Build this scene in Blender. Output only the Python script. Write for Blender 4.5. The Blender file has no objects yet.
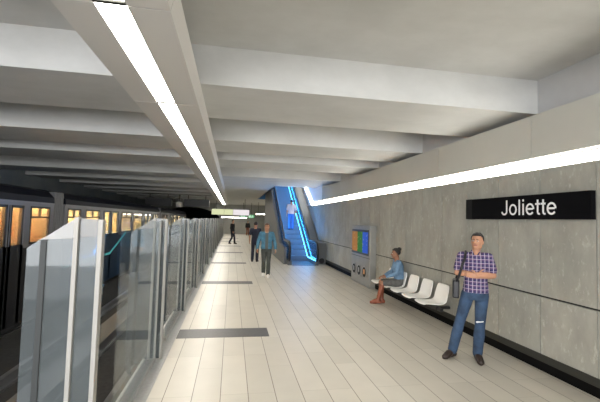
import bpy, bmesh, math, random
from mathutils import Vector, Matrix
random.seed(7)
SC = bpy.context.scene
COL = SC.collection
PI = math.pi
R = math.radians

# ------------------------------------------------------------------ materials
def new_mat(name):
    m = bpy.data.materials.new(name); m.use_nodes = True
    nt = m.node_tree; nt.nodes.clear()
    out = nt.nodes.new('ShaderNodeOutputMaterial')
    return m, nt, out

def node(nt, kind, **kw):
    n = nt.nodes.new(kind)
    for k, v in kw.items():
        if k in n.inputs.keys() if isinstance(k, str) else False:
            n.inputs[k].default_value = v
        else:
            setattr(n, k, v)
    return n

def c4(c): return (c[0], c[1], c[2], 1.0)

def plain(name, col, rough=.5, metal=0., noise=.0, nscale=8., bump=0., spec=.5):
    m, nt, out = new_mat(name)
    b = nt.nodes.new('ShaderNodeBsdfPrincipled')
    b.inputs['Base Color'].default_value = c4(col)
    b.inputs['Roughness'].default_value = rough
    b.inputs['Metallic'].default_value = metal
    b.inputs['Specular IOR Level'].default_value = spec
    tc = nt.nodes.new('ShaderNodeTexCoord')
    nz = nt.nodes.new('ShaderNodeTexNoise'); nz.inputs['Scale'].default_value = nscale
    nz.inputs['Detail'].default_value = 5
    nt.links.new(tc.outputs['Object'], nz.inputs['Vector'])
    if noise > 0:
        cr = nt.nodes.new('ShaderNodeValToRGB')
        cr.color_ramp.elements[0].position = .3; cr.color_ramp.elements[1].position = .7
        cr.color_ramp.elements[0].color = c4([max(0, c*(1-noise)) for c in col])
        cr.color_ramp.elements[1].color = c4([min(1, c*(1+noise)) for c in col])
        nt.links.new(nz.outputs['Fac'], cr.inputs['Fac'])
        nt.links.new(cr.outputs['Color'], b.inputs['Base Color'])
    if bump > 0:
        bp = nt.nodes.new('ShaderNodeBump'); bp.inputs['Strength'].default_value = bump
        bp.inputs['Distance'].default_value = .01
        nt.links.new(nz.outputs['Fac'], bp.inputs['Height'])
        nt.links.new(bp.outputs['Normal'], b.inputs['Normal'])
    nt.links.new(b.outputs[0], out.inputs[0])
    return m

def emit(name, col, strength):
    m, nt, out = new_mat(name)
    e = nt.nodes.new('ShaderNodeEmission')
    e.inputs[0].default_value = c4(col); e.inputs[1].default_value = strength
    nt.links.new(e.outputs[0], out.inputs[0])
    return m

def glass(name, tint=(.85, .9, .9), refl=1.0, frost=0., frost_col=(.5, .52, .53), ior=1.5):
    """thin pane: see-through tint + mirror reflection by Fresnel + optional frosted film"""
    m, nt, out = new_mat(name)
    tr = nt.nodes.new('ShaderNodeBsdfTransparent'); tr.inputs[0].default_value = c4(tint)
    gl = nt.nodes.new('ShaderNodeBsdfGlossy'); gl.inputs['Roughness'].default_value = .04
    gl.inputs[0].default_value = (1, 1, 1, 1)
    fr0 = nt.nodes.new('ShaderNodeFresnel'); fr0.inputs[0].default_value = ior
    fr = nt.nodes.new('ShaderNodeMath'); fr.operation = 'MULTIPLY'; fr.inputs[1].default_value = refl; nt.links.new(fr0.outputs[0], fr.inputs[0])
    base = tr
    if frost > 0:
        df = nt.nodes.new('ShaderNodeBsdfDiffuse'); df.inputs[0].default_value = c4(frost_col)
        mx0 = nt.nodes.new('ShaderNodeMixShader'); mx0.inputs[0].default_value = frost
        nt.links.new(tr.outputs[0], mx0.inputs[1]); nt.links.new(df.outputs[0], mx0.inputs[2])
        base = mx0
    mx = nt.nodes.new('ShaderNodeMixShader')
    nt.links.new(fr.outputs[0], mx.inputs[0])
    nt.links.new(base.outputs[0], mx.inputs[1]); nt.links.new(gl.outputs[0], mx.inputs[2])
    nt.links.new(mx.outputs[0], out.inputs[0])
    return m

def concrete(name, a, b_, scale=1.3, rough=.85, flecks=None, stretch=(1, 1, 1), island=0., bump=.15):
    m, nt, out = new_mat(name)
    L = nt.links.new
    p = nt.nodes.new('ShaderNodeBsdfPrincipled'); p.inputs['Roughness'].default_value = rough
    p.inputs['Specular IOR Level'].default_value = .3
    tc = nt.nodes.new('ShaderNodeTexCoord')
    mp = nt.nodes.new('ShaderNodeMapping'); mp.inputs['Scale'].default_value = stretch
    L(tc.outputs['Object'], mp.inputs['Vector'])
    n1 = nt.nodes.new('ShaderNodeTexNoise'); n1.inputs['Scale'].default_value = scale; n1.inputs['Detail'].default_value = 8
    n1.inputs['Roughness'].default_value = .65
    L(mp.outputs[0], n1.inputs['Vector'])
    cr = nt.nodes.new('ShaderNodeValToRGB')
    cr.color_ramp.elements[0].position = .32; cr.color_ramp.elements[1].position = .68
    cr.color_ramp.elements[0].color = c4(a); cr.color_ramp.elements[1].color = c4(b_)
    L(n1.outputs['Fac'], cr.inputs['Fac'])
    last = cr.outputs['Color']
    if flecks:
        n2 = nt.nodes.new('ShaderNodeTexNoise'); n2.inputs['Scale'].default_value = 9; n2.inputs['Detail'].default_value = 7
        n2.inputs['Roughness'].default_value = .7
        L(mp.outputs[0], n2.inputs['Vector'])
        c2 = nt.nodes.new('ShaderNodeValToRGB')
        c2.color_ramp.elements[0].position = .56; c2.color_ramp.elements[1].position = .70
        c2.color_ramp.elements[0].color = (0, 0, 0, 1); c2.color_ramp.elements[1].color = (.42, .42, .42, 1)
        L(n2.outputs['Fac'], c2.inputs['Fac'])
        mx = nt.nodes.new('ShaderNodeMix'); mx.data_type = 'RGBA'
        L(c2.outputs['Color'], mx.inputs['Factor']); L(last, mx.inputs['A']); mx.inputs['B'].default_value = c4(flecks)
        last = mx.outputs['Result']
    if island > 0:
        g = nt.nodes.new('ShaderNodeNewGeometry')
        mr = nt.nodes.new('ShaderNodeMapRange'); mr.inputs['To Min'].default_value = 1-island; mr.inputs['To Max'].default_value = 1+island
        L(g.outputs['Random Per Island'], mr.inputs['Value'])
        hs = nt.nodes.new('ShaderNodeHueSaturation'); L(mr.outputs[0], hs.inputs['Value']); L(last, hs.inputs['Color'])
        last = hs.outputs['Color']
    L(last, p.inputs['Base Color'])
    bp = nt.nodes.new('ShaderNodeBump'); bp.inputs['Strength'].default_value = bump; bp.inputs['Distance'].default_value = .01
    L(n1.outputs['Fac'], bp.inputs['Height']); L(bp.outputs['Normal'], p.inputs['Normal'])
    L(p.outputs[0], out.inputs[0])
    return m

def floor_mat():
    m, nt, out = new_mat('floor_tile')
    L = nt.links.new
    p = nt.nodes.new('ShaderNodeBsdfPrincipled'); p.inputs['Roughness'].default_value = .37
    p.inputs['Specular IOR Level'].default_value = .35
    tc = nt.nodes.new('ShaderNodeTexCoord')
    sp = nt.nodes.new('ShaderNodeSeparateXYZ'); L(tc.outputs['Object'], sp.inputs[0])
    ax = nt.nodes.new('ShaderNodeMath'); ax.operation = 'ADD'; ax.inputs[1].default_value = .05+.295*40
    L(sp.outputs['X'], ax.inputs[0])
    ay = nt.nodes.new('ShaderNodeMath'); ay.operation = 'ADD'; ay.inputs[1].default_value = 30
    L(sp.outputs['Y'], ay.inputs[0])
    cb = nt.nodes.new('ShaderNodeCombineXYZ'); L(ay.outputs[0], cb.inputs['X']); L(ax.outputs[0], cb.inputs['Y'])
    def brick(bw, mort, c1, c2, cm, off):
        b = nt.nodes.new('ShaderNodeTexBrick'); b.offset = off; b.offset_frequency = 3; b.squash = 1
        b.inputs['Scale'].default_value = 1; b.inputs['Brick Width'].default_value = bw; b.inputs['Row Height'].default_value = .295
        b.inputs['Mortar Size'].default_value = mort; b.inputs['Mortar Smooth'].default_value = .1
        b.inputs['Color1'].default_value = c4(c1); b.inputs['Color2'].default_value = c4(c2); b.inputs['Mortar'].default_value = c4(cm)
        L(cb.outputs[0], b.inputs['Vector']); return b
    tile = brick(1.18, .0028, FL_A, FL_B, FL_J, .37)
    lane = brick(500, .0045, (1, 1, 1), (1, 1, 1), FL_G, 0)
    nz = nt.nodes.new('ShaderNodeTexNoise'); nz.inputs['Scale'].default_value = 3; nz.inputs['Detail'].default_value = 6
    L(tc.outputs['Object'], nz.inputs['Vector'])
    mr = nt.nodes.new('ShaderNodeMapRange'); mr.inputs['To Min'].default_value = .93; mr.inputs['To Max'].default_value = 1.07
    L(nz.outputs['Fac'], mr.inputs['Value'])
    mu = nt.nodes.new('ShaderNodeMix'); mu.data_type = 'RGBA'; mu.blend_type = 'MULTIPLY'; mu.inputs['Factor'].default_value = 1
    L(tile.outputs['Color'], mu.inputs['A']); L(lane.outputs['Color'], mu.inputs['B'])
    hs = nt.nodes.new('ShaderNodeHueSaturation'); L(mr.outputs[0], hs.inputs['Value']); L(mu.outputs['Result'], hs.inputs['Color'])
    L(hs.outputs['Color'], p.inputs['Base Color'])
    L(p.outputs[0], out.inputs[0])
    return m
FL_A = (.52, .49, .425); FL_B = (.58, .545, .475); FL_J = (.40, .375, .32); FL_G = (.42, .40, .37)

def plaid_mat():
    m, nt, out = new_mat('plaid_cotton')
    L = nt.links.new
    p = nt.nodes.new('ShaderNodeBsdfPrincipled'); p.inputs['Roughness'].default_value = .9
    tc = nt.nodes.new('ShaderNodeTexCoord'); sp = nt.nodes.new('ShaderNodeSeparateXYZ'); L(tc.outputs['Object'], sp.inputs[0])
    def stripe(sock, period, width, ph):
        a = nt.nodes.new('ShaderNodeMath'); a.operation = 'MULTIPLY_ADD'; a.inputs[1].default_value = 1/period; a.inputs[2].default_value = 50+ph
        L(sock, a.inputs[0])
        f = nt.nodes.new('ShaderNodeMath'); f.operation = 'FRACT'; L(a.outputs[0], f.inputs[0])
        g = nt.nodes.new('ShaderNodeMath'); g.operation = 'LESS_THAN'; g.inputs[1].default_value = width; L(f.outputs[0], g.inputs[0])
        return g.outputs[0]
    def lay(prev, fac, col, k):
        mu = nt.nodes.new('ShaderNodeMath'); mu.operation = 'MULTIPLY'; mu.inputs[1].default_value = k; L(fac, mu.inputs[0])
        mx = nt.nodes.new('ShaderNodeMix'); mx.data_type = 'RGBA'; L(mu.outputs[0], mx.inputs['Factor'])
        if isinstance(prev, tuple): mx.inputs['A'].default_value = c4(prev)
        else: L(prev, mx.inputs['A'])
        mx.inputs['B'].default_value = c4(col); return mx.outputs['Result']
    c = lay((.026, .024, .085), stripe(sp.outputs['X'], .052, .45, 0), (.06, .05, .15), .8)
    c = lay(c, stripe(sp.outputs['Z'], .052, .45, 0), (.095, .05, .13), .7)
    c = lay(c, stripe(sp.outputs['X'], .052, .18, .6), (.60, .53, .62), .62)
    c = lay(c, stripe(sp.outputs['Z'], .052, .16, .6), (.55, .43, .52), .62)
    L(c, p.inputs['Base Color']); L(p.outputs[0], out.inputs[0])
    return m

def stripes_poster():
    """recycling poster: orange / green / blue columns with small pale icon dots"""
    m, nt, out = new_mat('poster_print')
    L = nt.links.new
    e = nt.nodes.new('ShaderNodeBsdfPrincipled'); e.inputs['Roughness'].default_value = .6; e.inputs['Specular IOR Level'].default_value = .15
    tc = nt.nodes.new('ShaderNodeTexCoord'); sp = nt.nodes.new('ShaderNodeSeparateXYZ'); L(tc.outputs['Object'], sp.inputs[0])
    cr = nt.nodes.new('ShaderNodeValToRGB'); cr.color_ramp.interpolation = 'CONSTANT'
    mr = nt.nodes.new('ShaderNodeMapRange'); mr.inputs['From Min'].default_value = .72; mr.inputs['From Max'].default_value = -.72
    L(sp.outputs['Y'], mr.inputs['Value']); L(mr.outputs[0], cr.inputs['Fac'])
    el = cr.color_ramp.elements
    el[0].position = 0; el[0].color = c4((.42, .19, .04))
    el[1].position = .36; el[1].color = c4((.045, .20, .035))
    x = el.new(.68); x.color = c4((.03, .11, .62))
    vo = nt.nodes.new('ShaderNodeTexVoronoi'); vo.inputs['Scale'].default_value = 9; L(tc.outputs['Object'], vo.inputs['Vector'])
    lt = nt.nodes.new('ShaderNodeMath'); lt.operation = 'LESS_THAN'; lt.inputs[1].default_value = .22; L(vo.outputs['Distance'], lt.inputs[0])
    mu = nt.nodes.new('ShaderNodeMath'); mu.operation = 'MULTIPLY'; mu.inputs[1].default_value = .35; L(lt.outputs[0], mu.inputs[0])
    mx = nt.nodes.new('ShaderNodeMix'); mx.data_type = 'RGBA'; L(mu.outputs[0], mx.inputs['Factor']); L(cr.outputs['Color'], mx.inputs['A'])
    mx.inputs['B'].default_value = (.7, .65, .3, 1)
    L(mx.outputs['Result'], e.inputs['Base Color'])
    e.inputs['Emission Strength'].default_value = .08; L(mx.outputs['Result'], e.inputs['Emission Color'])  # faint glow added to the print in its own colours
    L(e.outputs[0], out.inputs[0])
    return m

M = {}
M['floor'] = floor_mat()
M['ceil'] = concrete('ceiling_concrete', (.52, .52, .505), (.60, .60, .585), 1.1, .9, stretch=(1, 1.5, 1.5))
M['clad'] = concrete('cladding_concrete', (.285, .283, .248), (.385, .38, .335), 1.8, .75, flecks=(.66, .655, .60), stretch=(1, 1.6, .8), island=.05)
M['upper'] = concrete('upper_panel', (.48, .475, .425), (.52, .515, .465), .8, .7, bump=.03, island=.02)
M['upperback'] = plain('upper_backing', (.12, .12, .12), .9)
M['setback'] = concrete('setback_concrete', (.50, .50, .50), (.56, .56, .56), 1.1, .9)
M['black_base'] = plain('black_base', (.003, .003, .003), .8, spec=.1)
M['grey_base'] = plain('dark_grey_base', (.035, .035, .03), .7, spec=.2)
M['joint'] = plain('joint_shadow_gap', (.02, .02, .02), .9)
M['strip'] = plain('dark_slate_inset', (.075, .073, .07), .45, noise=.15, nscale=20)
M['sill'] = plain('brushed_sill', (.36, .36, .35), .4, .3, noise=.08, nscale=30)
M['sill_edge'] = plain('sill_edge_glint', (.72, .71, .68), .4)  # bright reflection along the sill edge, put in as a pale colour
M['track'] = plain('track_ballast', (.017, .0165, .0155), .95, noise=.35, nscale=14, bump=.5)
M['trackrail'] = plain('track_steel', (.13, .13, .135), .4, .6)
M['edge'] = plain('platform_edge', (.10, .10, .10), .85)
M['farwall'] = concrete('far_wall', (.30, .30, .27), (.37, .37, .34), .7, .8)
M['leftwall'] = concrete('left_wall', (.20, .23, .26), (.26, .29, .31), .5, .9)
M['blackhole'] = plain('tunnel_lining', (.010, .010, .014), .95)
M['lamp_white'] = plain('lamp_housing', (.62, .60, .575), .5)
M['glow'] = emit('tube_light', (1.0, .955, .875), 13.0)
M['ledglow'] = emit('wall_led', (1.0, .96, .86), 8.5)
M['cyan'] = emit('cyan_led', (.06, .42, 1.0), 8.0)
M['pane'] = glass('clear_pane', (.86, .89, .90), .24, frost=.015)
M['fin'] = glass('smoked_pane', (.70, .75, .78), .4, frost=.42, frost_col=(.13, .145, .15))
M['frost2'] = glass('smoked_band', (.9, .92, .92), .5, frost=.70, frost_col=(.105, .105, .104))
M['frost'] = glass('frosted_band', (.9, .92, .92), .4, frost=.80, frost_col=(.27, .27, .265))
M['post'] = plain('pale_post', (.29, .28, .26), .5, .0)
M['darkpost'] = plain('dark_post', (.02, .023, .023), .6)
M['silver'] = plain('train_silver', (.25, .25, .27), .28, .6)
M['trainblack'] = plain('train_black', (.012, .012, .014), .35)
M['trainroof'] = plain('train_roof', (.006, .007, .014), .5, spec=.12)
M['trainblue'] = plain('train_blue', (.018, .055, .115), .35)
M['trainnavy'] = plain('train_navy', (.010, .03, .06), .35)
M['teal'] = plain('train_teal', (.10, .62, .66), .4)
M['bellows'] = plain('bellows_rubber', (.19, .19, .20), .6)
M['winglass'] = glass('train_window', (.9, .9, .9), .8)
M['inorange'] = plain('interior_orange', (.82, .40, .10), .6, noise=.2, nscale=3)
M['incream'] = plain('interior_cream', (.80, .62, .34), .6, noise=.2, nscale=3)
M['inlampo'] = emit('interior_lamp_warm', (1.0, .60, .20), 60.0)
M['inlampy'] = emit('interior_lamp_pale', (1.0, .80, .46), 36.0)
M['rubber'] = plain('black_rubber', (.008, .008, .009), .4)
M['escmetal'] = plain('escalator_metal', (.14, .145, .15), .5, .3)
M['escdark'] = plain('escalator_dark_deck', (.13, .135, .135), .7)
M['escstep'] = plain('escalator_step', (.12, .13, .145), .5, .3)
M['escglass'] = glass('escalator_glass', (.78, .86, .92), .9, frost=.14, frost_col=(.03, .11, .24))  # blue film colour carries the LED glow on the glass
M['white_wall'] = plain('white_plaster', (.78, .78, .77), .8)
M['blue_glow_wall'] = plain('blue_glow_shaft_wall', (.07, .2, .42), .7)  # blue LED light on the shaft walls put into their colour
M['kiosk'] = plain('kiosk_steel', (.29, .29, .27), .45, .25, noise=.06, nscale=5)
M['kiosk_side'] = plain('kiosk_side_steel', (.25, .25, .235), .5, .2, noise=.06, nscale=5)
M['poster'] = stripes_poster()
M['poster_frame'] = plain('poster_frame', (.03, .03, .035), .4)
M['hole'] = plain('bin_hole', (.01, .01, .01), .8)
M['ring'] = plain('bin_ring', (.34, .34, .33), .35, .5)
M['icon_o'] = plain('bin_icon_orange', (.65, .32, .15), .5)
M['seat'] = plain('white_seat_plastic', (.88, .87, .83), .35)
M['seatmetal'] = plain('seat_beam_metal', (.03, .03, .03), .5, .3)
M['signblack'] = plain('sign_black', (.003, .003, .004), .7, spec=.08)
M['signtext'] = plain('sign_white_letter', (.86, .86, .86), .5)
M['signend'] = plain('sign_dark_end', (.012, .012, .012), .6, spec=.1)
M['dispyellow'] = emit('sign_panel_yellow', (.80, .84, .50), .42)
M['dispwhite'] = emit('sign_panel_white', (.95, .88, .90), .42)
M['green'] = emit('exit_green', (.08, .45, .16), .35)
M['exitwhite'] = emit('exit_pictogram', (.8, 1, .8), .4)
M['darkmetal'] = plain('dark_metal', (.05, .05, .05), .5, .4)
M['skin'] = plain('skin_tan', (.46, .235, .14), .55, noise=.06, nscale=12)
M['skinf'] = plain('skin_brown', (.32, .15, .085), .55, noise=.06, nscale=12)
M['hair'] = plain('hair_dark', (.012, .009, .008), .6, noise=.3, nscale=60)
M['hairbrown'] = plain('hair_brown', (.075, .03, .016), .6, noise=.3, nscale=60)
M['eye'] = plain('eye_white', (.7, .68, .65), .3)
M['iris'] = plain('eye_dark', (.03, .02, .015), .3)
M['lip'] = plain('lip', (.33, .12, .10), .5)
M['plaid'] = plaid_mat()
M['denim'] = plain('denim_blue', (.028, .055, .105), .9, noise=.45, nscale=7)
M['denim_light'] = plain('denim_light_patch', (.72, .74, .78), .9)
M['denimshirt'] = plain('denim_shirt', (.14, .235, .35), .9, noise=.25, nscale=10)
M['greyskirt'] = plain('grey_skirt', (.10, .10, .095), .9, noise=.2, nscale=20)
M['boot'] = plain('brown_boot_leather', (.20, .055, .025), .45, noise=.25, nscale=10)
M['shoe'] = plain('dark_brown_shoe', (.025, .014, .010), .45)
M['whiteshoe'] = plain('white_shoe', (.75, .74, .72), .6)
M['bluejacket'] = plain('blue_jacket', (.055, .175, .27), .7, noise=.25, nscale=9)
M['greyshirt'] = plain('grey_shirt', (.10, .11, .11), .9)
M['darktrouser'] = plain('dark_trouser', (.055, .062, .058), .9, noise=.2, nscale=9)
M['navy'] = plain('navy_cloth', (.016, .018, .035), .9)
M['blackcloth'] = plain('black_cloth', (.010, .010, .012), .9)
M['beige'] = plain('beige_cloth', (.45, .36, .30), .9)
M['paleshirt'] = plain('pale_shirt', (.55, .50, .55), .9)
M['bluejeans'] = plain('blue_jeans', (.05, .16, .45), .9)
M['bag'] = plain('black_bag_leather', (.010, .010, .013), .5)

# ------------------------------------------------------------------ mesh helpers
def box(bm, x0, x1, y0, y1, z0, z1, mi=0):
    vs = [bm.verts.new((x, y, z)) for x in (x0, x1) for y in (y0, y1) for z in (z0, z1)]
    for idx in ((0, 1, 3, 2), (4, 6, 7, 5), (0, 4, 5, 1), (2, 3, 7, 6), (0, 2, 6, 4), (1, 5, 7, 3)):
        f = bm.faces.new([vs[i] for i in idx]); f.material_index = mi

def prism(bm, poly, axis, a, b, mi=0):
    """extrude a 2-D polygon along an axis: 'x' -> poly in (y,z), 'y' -> (x,z), 'z' -> (x,y)"""
    def P(p, t):
        return {'x': (t, p[0], p[1]), 'y': (p[0], t, p[1]), 'z': (p[0], p[1], t)}[axis]
    A = [bm.verts.new(P(p, a)) for p in poly]; B = [bm.verts.new(P(p, b)) for p in poly]
    n = len(poly); fs = [bm.faces.new(A), bm.faces.new(B[::-1])]
    for i in range(n):
        fs.append(bm.faces.new((A[i], A[(i+1) % n], B[(i+1) % n], B[i])))
    for f in fs: f.material_index = mi

def rings(bm, rs, seg=16, closed=True, mi=0):
    """loft through rings: (centre, side vector*a, other vector*b)"""
    prev = None; first = None
    for c, u, v in rs:
        ring = [bm.verts.new(Vector(c)+Vector(u)*math.cos(2*PI*i/seg)+Vector(v)*math.sin(2*PI*i/seg)) for i in range(seg)]
        if prev:
            for i in range(seg):
                f = bm.faces.new((prev[i], prev[(i+1) % seg], ring[(i+1) % seg], ring[i])); f.material_index = mi
        else: first = ring
        prev = ring
    if closed:
        f = bm.faces.new(first[::-1]); f.material_index = mi
        f = bm.faces.new(prev); f.material_index = mi

def frame(d):
    d = Vector(d).normalized()
    a = Vector((0, 0, 1)) if abs(d.z) < .9 else Vector((1, 0, 0))
    u = d.cross(a).normalized(); return u, d.cross(u).normalized()

def tube(bm, pts, r, seg=10, mi=0):
    pts = [Vector(p) for p in pts]; rr = r if isinstance(r, (list, tuple)) else [r]*len(pts)
    rs = []; pu = None
    for i, p in enumerate(pts):
        d = (pts[min(i+1, len(pts)-1)]-pts[max(i-1, 0)]).normalized()
        if pu is None: u, v = frame(d)
        else:
            u = (pu-d*pu.dot(d)).normalized(); v = d.cross(u)
        pu = u; rs.append((p, u*rr[i], v*rr[i]))
    rings(bm, rs, seg, True, mi)

def ball(bm, c, r, sx=1, sy=1, sz=1, rot=None, seg=14, mi=0):
    mt = Matrix.Translation(Vector(c)) @ (rot.to_4x4() if rot else Matrix.Identity(4)) @ Matrix.Diagonal((r*sx, r*sy, r*sz, 1))
    res = bmesh.ops.create_uvsphere(bm, u_segments=seg, v_segments=max(6, seg*2//3), radius=1, matrix=mt)
    for v in res['verts']:
        for f in v.link_faces: f.material_index = mi

def cap(bm, a, b, ra, rb, seg=12):
    """round cone = a limb segment"""
    a = Vector(a); b = Vector(b); d = b-a; L = d.length
    if L < 1e-5: ball(bm, a, ra); return
    u, v = frame(d); d.normalize(); rs = []
    for k in range(1, 5):
        t = -math.cos(PI/2*k/4-0)  # from just past the pole to the equator
        s = math.sin(PI/2*k/4); rs.append((a+d*ra*t, u*ra*s, v*ra*s))
    for k in range(0, 4):
        s = math.cos(PI/2*k/4); t = math.sin(PI/2*k/4); rs.append((b+d*rb*t, u*rb*s, v*rb*s))
    rings(bm, rs, seg)

def cyl(bm, c, r, axis, h, seg=24, mi=0):
    c = Vector(c); d = {'x': Vector((1, 0, 0)), 'y': Vector((0, 1, 0)), 'z': Vector((0, 0, 1))}[axis]
    u, v = frame(d); rings(bm, [(c, u*r, v*r), (c+d*h, u*r, v*r)], seg, True, mi)

def obj(name, bm, mats, parent=None, smooth=False, bevel=0, loc=None):
    bmesh.ops.recalc_face_normals(bm, faces=bm.faces[:])
    me = bpy.data.meshes.new(name); bm.to_mesh(me); bm.free()
    for m in (mats if isinstance(mats, (list, tuple)) else [mats]): me.materials.append(m)
    if smooth:
        for p in me.polygons: p.use_smooth = True
    o = bpy.data.objects.new(name, me); COL.objects.link(o)
    if parent: o.parent = parent
    if loc: o.location = loc
    if bevel:
        b = o.modifiers.new('bevel', 'BEVEL'); b.width = bevel; b.segments = 2; b.limit_method = 'ANGLE'
    return o

def remesh(name, bm, mats, parent, voxel, smooth_it=4, solid=True):
    """join overlapping closed shapes into ONE continuous skin"""
    bmesh.ops.recalc_face_normals(bm, faces=bm.faces[:])
    me = bpy.data.meshes.new('tmp'); bm.to_mesh(me); bm.free()
    o = bpy.data.objects.new('tmp', me); COL.objects.link(o)
    r = o.modifiers.new('r', 'REMESH'); r.mode = 'VOXEL'; r.voxel_size = voxel; r.use_smooth_shade = True
    s = o.modifiers.new('s', 'SMOOTH'); s.factor = .5; s.iterations = smooth_it
    dg = bpy.context.evaluated_depsgraph_get(); dg.update()
    nm = bpy.data.meshes.new_from_object(o.evaluated_get(dg)); nm.name = name
    bpy.data.objects.remove(o); bpy.data.meshes.remove(me)
    nm.materials.clear()
    for m in (mats if isinstance(mats, (list, tuple)) else [mats]): nm.materials.append(m)
    for p in nm.polygons: p.use_smooth = True; p.material_index = 0
    q = bpy.data.objects.new(name, nm); COL.objects.link(q); q.parent = parent
    return q

def thing(name, label, cat, loc=(0, 0, 0), rz=0, group=None):
    o = bpy.data.objects.new(name, None); COL.objects.link(o)
    o.location = loc; o.rotation_euler = (0, 0, rz); o.empty_display_size = .2
    o['label'] = label; o['category'] = cat
    if group: o['group'] = group
    return o

def tag(o, label, cat, group=None):
    o['label'] = label; o['category'] = cat
    if group: o['group'] = group
    return o

def struct(name, bm, m, **k):
    o = obj(name, bm, m, **k); o['kind'] = 'structure'; return o

def dup(root, loc, label=None, rz=None):
    r = root.copy(); COL.objects.link(r); r.location = loc
    if rz is not None: r.rotation_euler = (0, 0, rz)
    if label: r['label'] = label
    def rec(src, dst):
        for ch in list(src.children):
            c = ch.copy(); COL.objects.link(c); c.parent = dst; rec(ch, c)
    rec(root, r)
    return r

ORD = ['nearest', 'second', 'third', 'fourth', 'fifth', 'sixth', 'seventh', 'eighth', 'ninth', 'tenth', 'eleventh', 'twelfth',
       'thirteenth', 'fourteenth', 'fifteenth', 'sixteenth', 'seventeenth', 'eighteenth', 'nineteenth', 'twentieth']
YB, YE = -9.0, 47.0      # back end (behind the camera) and far end of the station

# ------------------------------------------------------------------ setting
bm = bmesh.new(); box(bm, -.80, 4.6, YB, YE, -.25, 0)
struct('floor', bm, M['floor'])
bm = bmesh.new(); box(bm, -1.10, -.80, YB, YE, -1.1, -.25); box(bm, -1.08, -.80, YB, YE, -.25, -.004)
struct('trim_1', bm, M['edge'])
bm = bmesh.new(); box(bm, -1.06, -.795, YB, YE, -.004, .012)
struct('trim_2', bm, M['sill'])
bm = bmesh.new(); box(bm, -1.085, -1.06, YB, YE, -.004, .02)
struct('trim_3', bm, M['sill_edge'])
n = 4
for yc in (6.45, 11.42, 16.4, 21.4, 26.4, 31.4, 36.4):
    bm = bmesh.new(); box(bm, -.79, .672, yc-.24, yc+.24, -.002, .003)
    struct('trim_%d' % n, bm, M['strip']); n += 1
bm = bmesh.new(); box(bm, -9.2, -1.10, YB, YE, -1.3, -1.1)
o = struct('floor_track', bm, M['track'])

# ceiling slab, beams and the flat ceiling past the last beam, with the escalator opening
bm = bmesh.new()
ZB, ZS = 3.60, 4.11
box(bm, -9.2, 4.75, YB, 15.35, ZS, ZS+.25)
for y0, y1 in ((-6.6, -5.0), (-2.9, -1.3), (.55, 2.0), (4.86, 6.5), (8.33, 9.8), (11.08, 12.7)):
    box(bm, -9.2, 4.46, y0, y1, ZB, ZS+.01)
box(bm, -1.36, 2.15, 15.3, YE, ZB, ZS+.25)           # flat ceiling, left of the escalator shaft
box(bm, -9.2, -1.36, 15.3, YE, ZS, ZS+.25)
for y0 in (15.3, 18.7, 22.1, 25.5, 28.9, 32.3, 35.7, 39.1, 42.5):
    box(bm, -9.2, -1.355, y0, y0+1.6, ZB, ZS+.01)
box(bm, 2.15, 4.75, 15.3, 19.0, ZB, ZS+.25)
box(bm, 2.15, 4.75, 32, YE, ZB, ZS+.25)
struct('ceiling', bm, M['ceil'])
bm = bmesh.new(); box(bm, 4.46, 4.75, YB, 19, 3.40, ZS)
struct('trim_%d' % n, bm, M['setback']); n += 1

# right wall: cladding panels with shadow gaps on a dark backing
bm = bmesh.new()
g = .011
PW = .812; y_first = 3.675
ys = [y_first+PW*i for i in range(-16, 54)]
for a, b in zip(ys[:-1], ys[1:]):
    box(bm, 4.15, 4.18, a+g/2, b-g/2, .21, .962); box(bm, 4.15, 4.18, a+g/2, b-g/2, .986, 2.72)
struct('wall_right', bm, M['clad'])
bm = bmesh.new(); a = 4.64-2.436*6
while a < 17.2:
    b = min(a+2.436, 17.3); box(bm, 4.15, 4.18, a+g/2, b-g/2, 2.872, 3.46); a += 2.436
box(bm, 4.15, 4.46, YB, 17.3, 3.46, 3.485)
struct('trim_%d' % n, bm, M['upper']); n += 1
bm = bmesh.new(); box(bm, 4.181, 4.46, YB, YE, 0, 2.72); box(bm, 4.181, 4.46, YB, 17.3, 2.72, 3.46)
struct('trim_%d' % n, bm, M['joint']); n += 1
bm = bmesh.new(); box(bm, 4.20, 4.46, 17.3, YE, 2.72, 7.5); box(bm, 4.149, 4.2, 17.28, 17.32, 2.87, 3.6)
struct('trim_%d' % n, bm, M['white_wall']); n += 1
bm = bmesh.new(); box(bm, 4.128, 4.18, YB, 17.6, 0, .115, 0); box(bm, 4.135, 4.18, YB, 17.6, .115, .208, 1)
struct('baseboard_right', bm, [M['black_base'], M['grey_base']])

# far wall with tall panels, tunnel mouth on the tracks side, left wall, back beams
bm = bmesh.new()
x = -1.0
while x < 4.4:
    box(bm, x+.01, min(x+.62, 4.6)-.01, YE-.1, YE, 0, ZB); x += .62
box(bm, -1.2, 4.6, YE, YE+.1, 0, ZB)
struct('wall_back', bm, M['farwall'])
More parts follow.
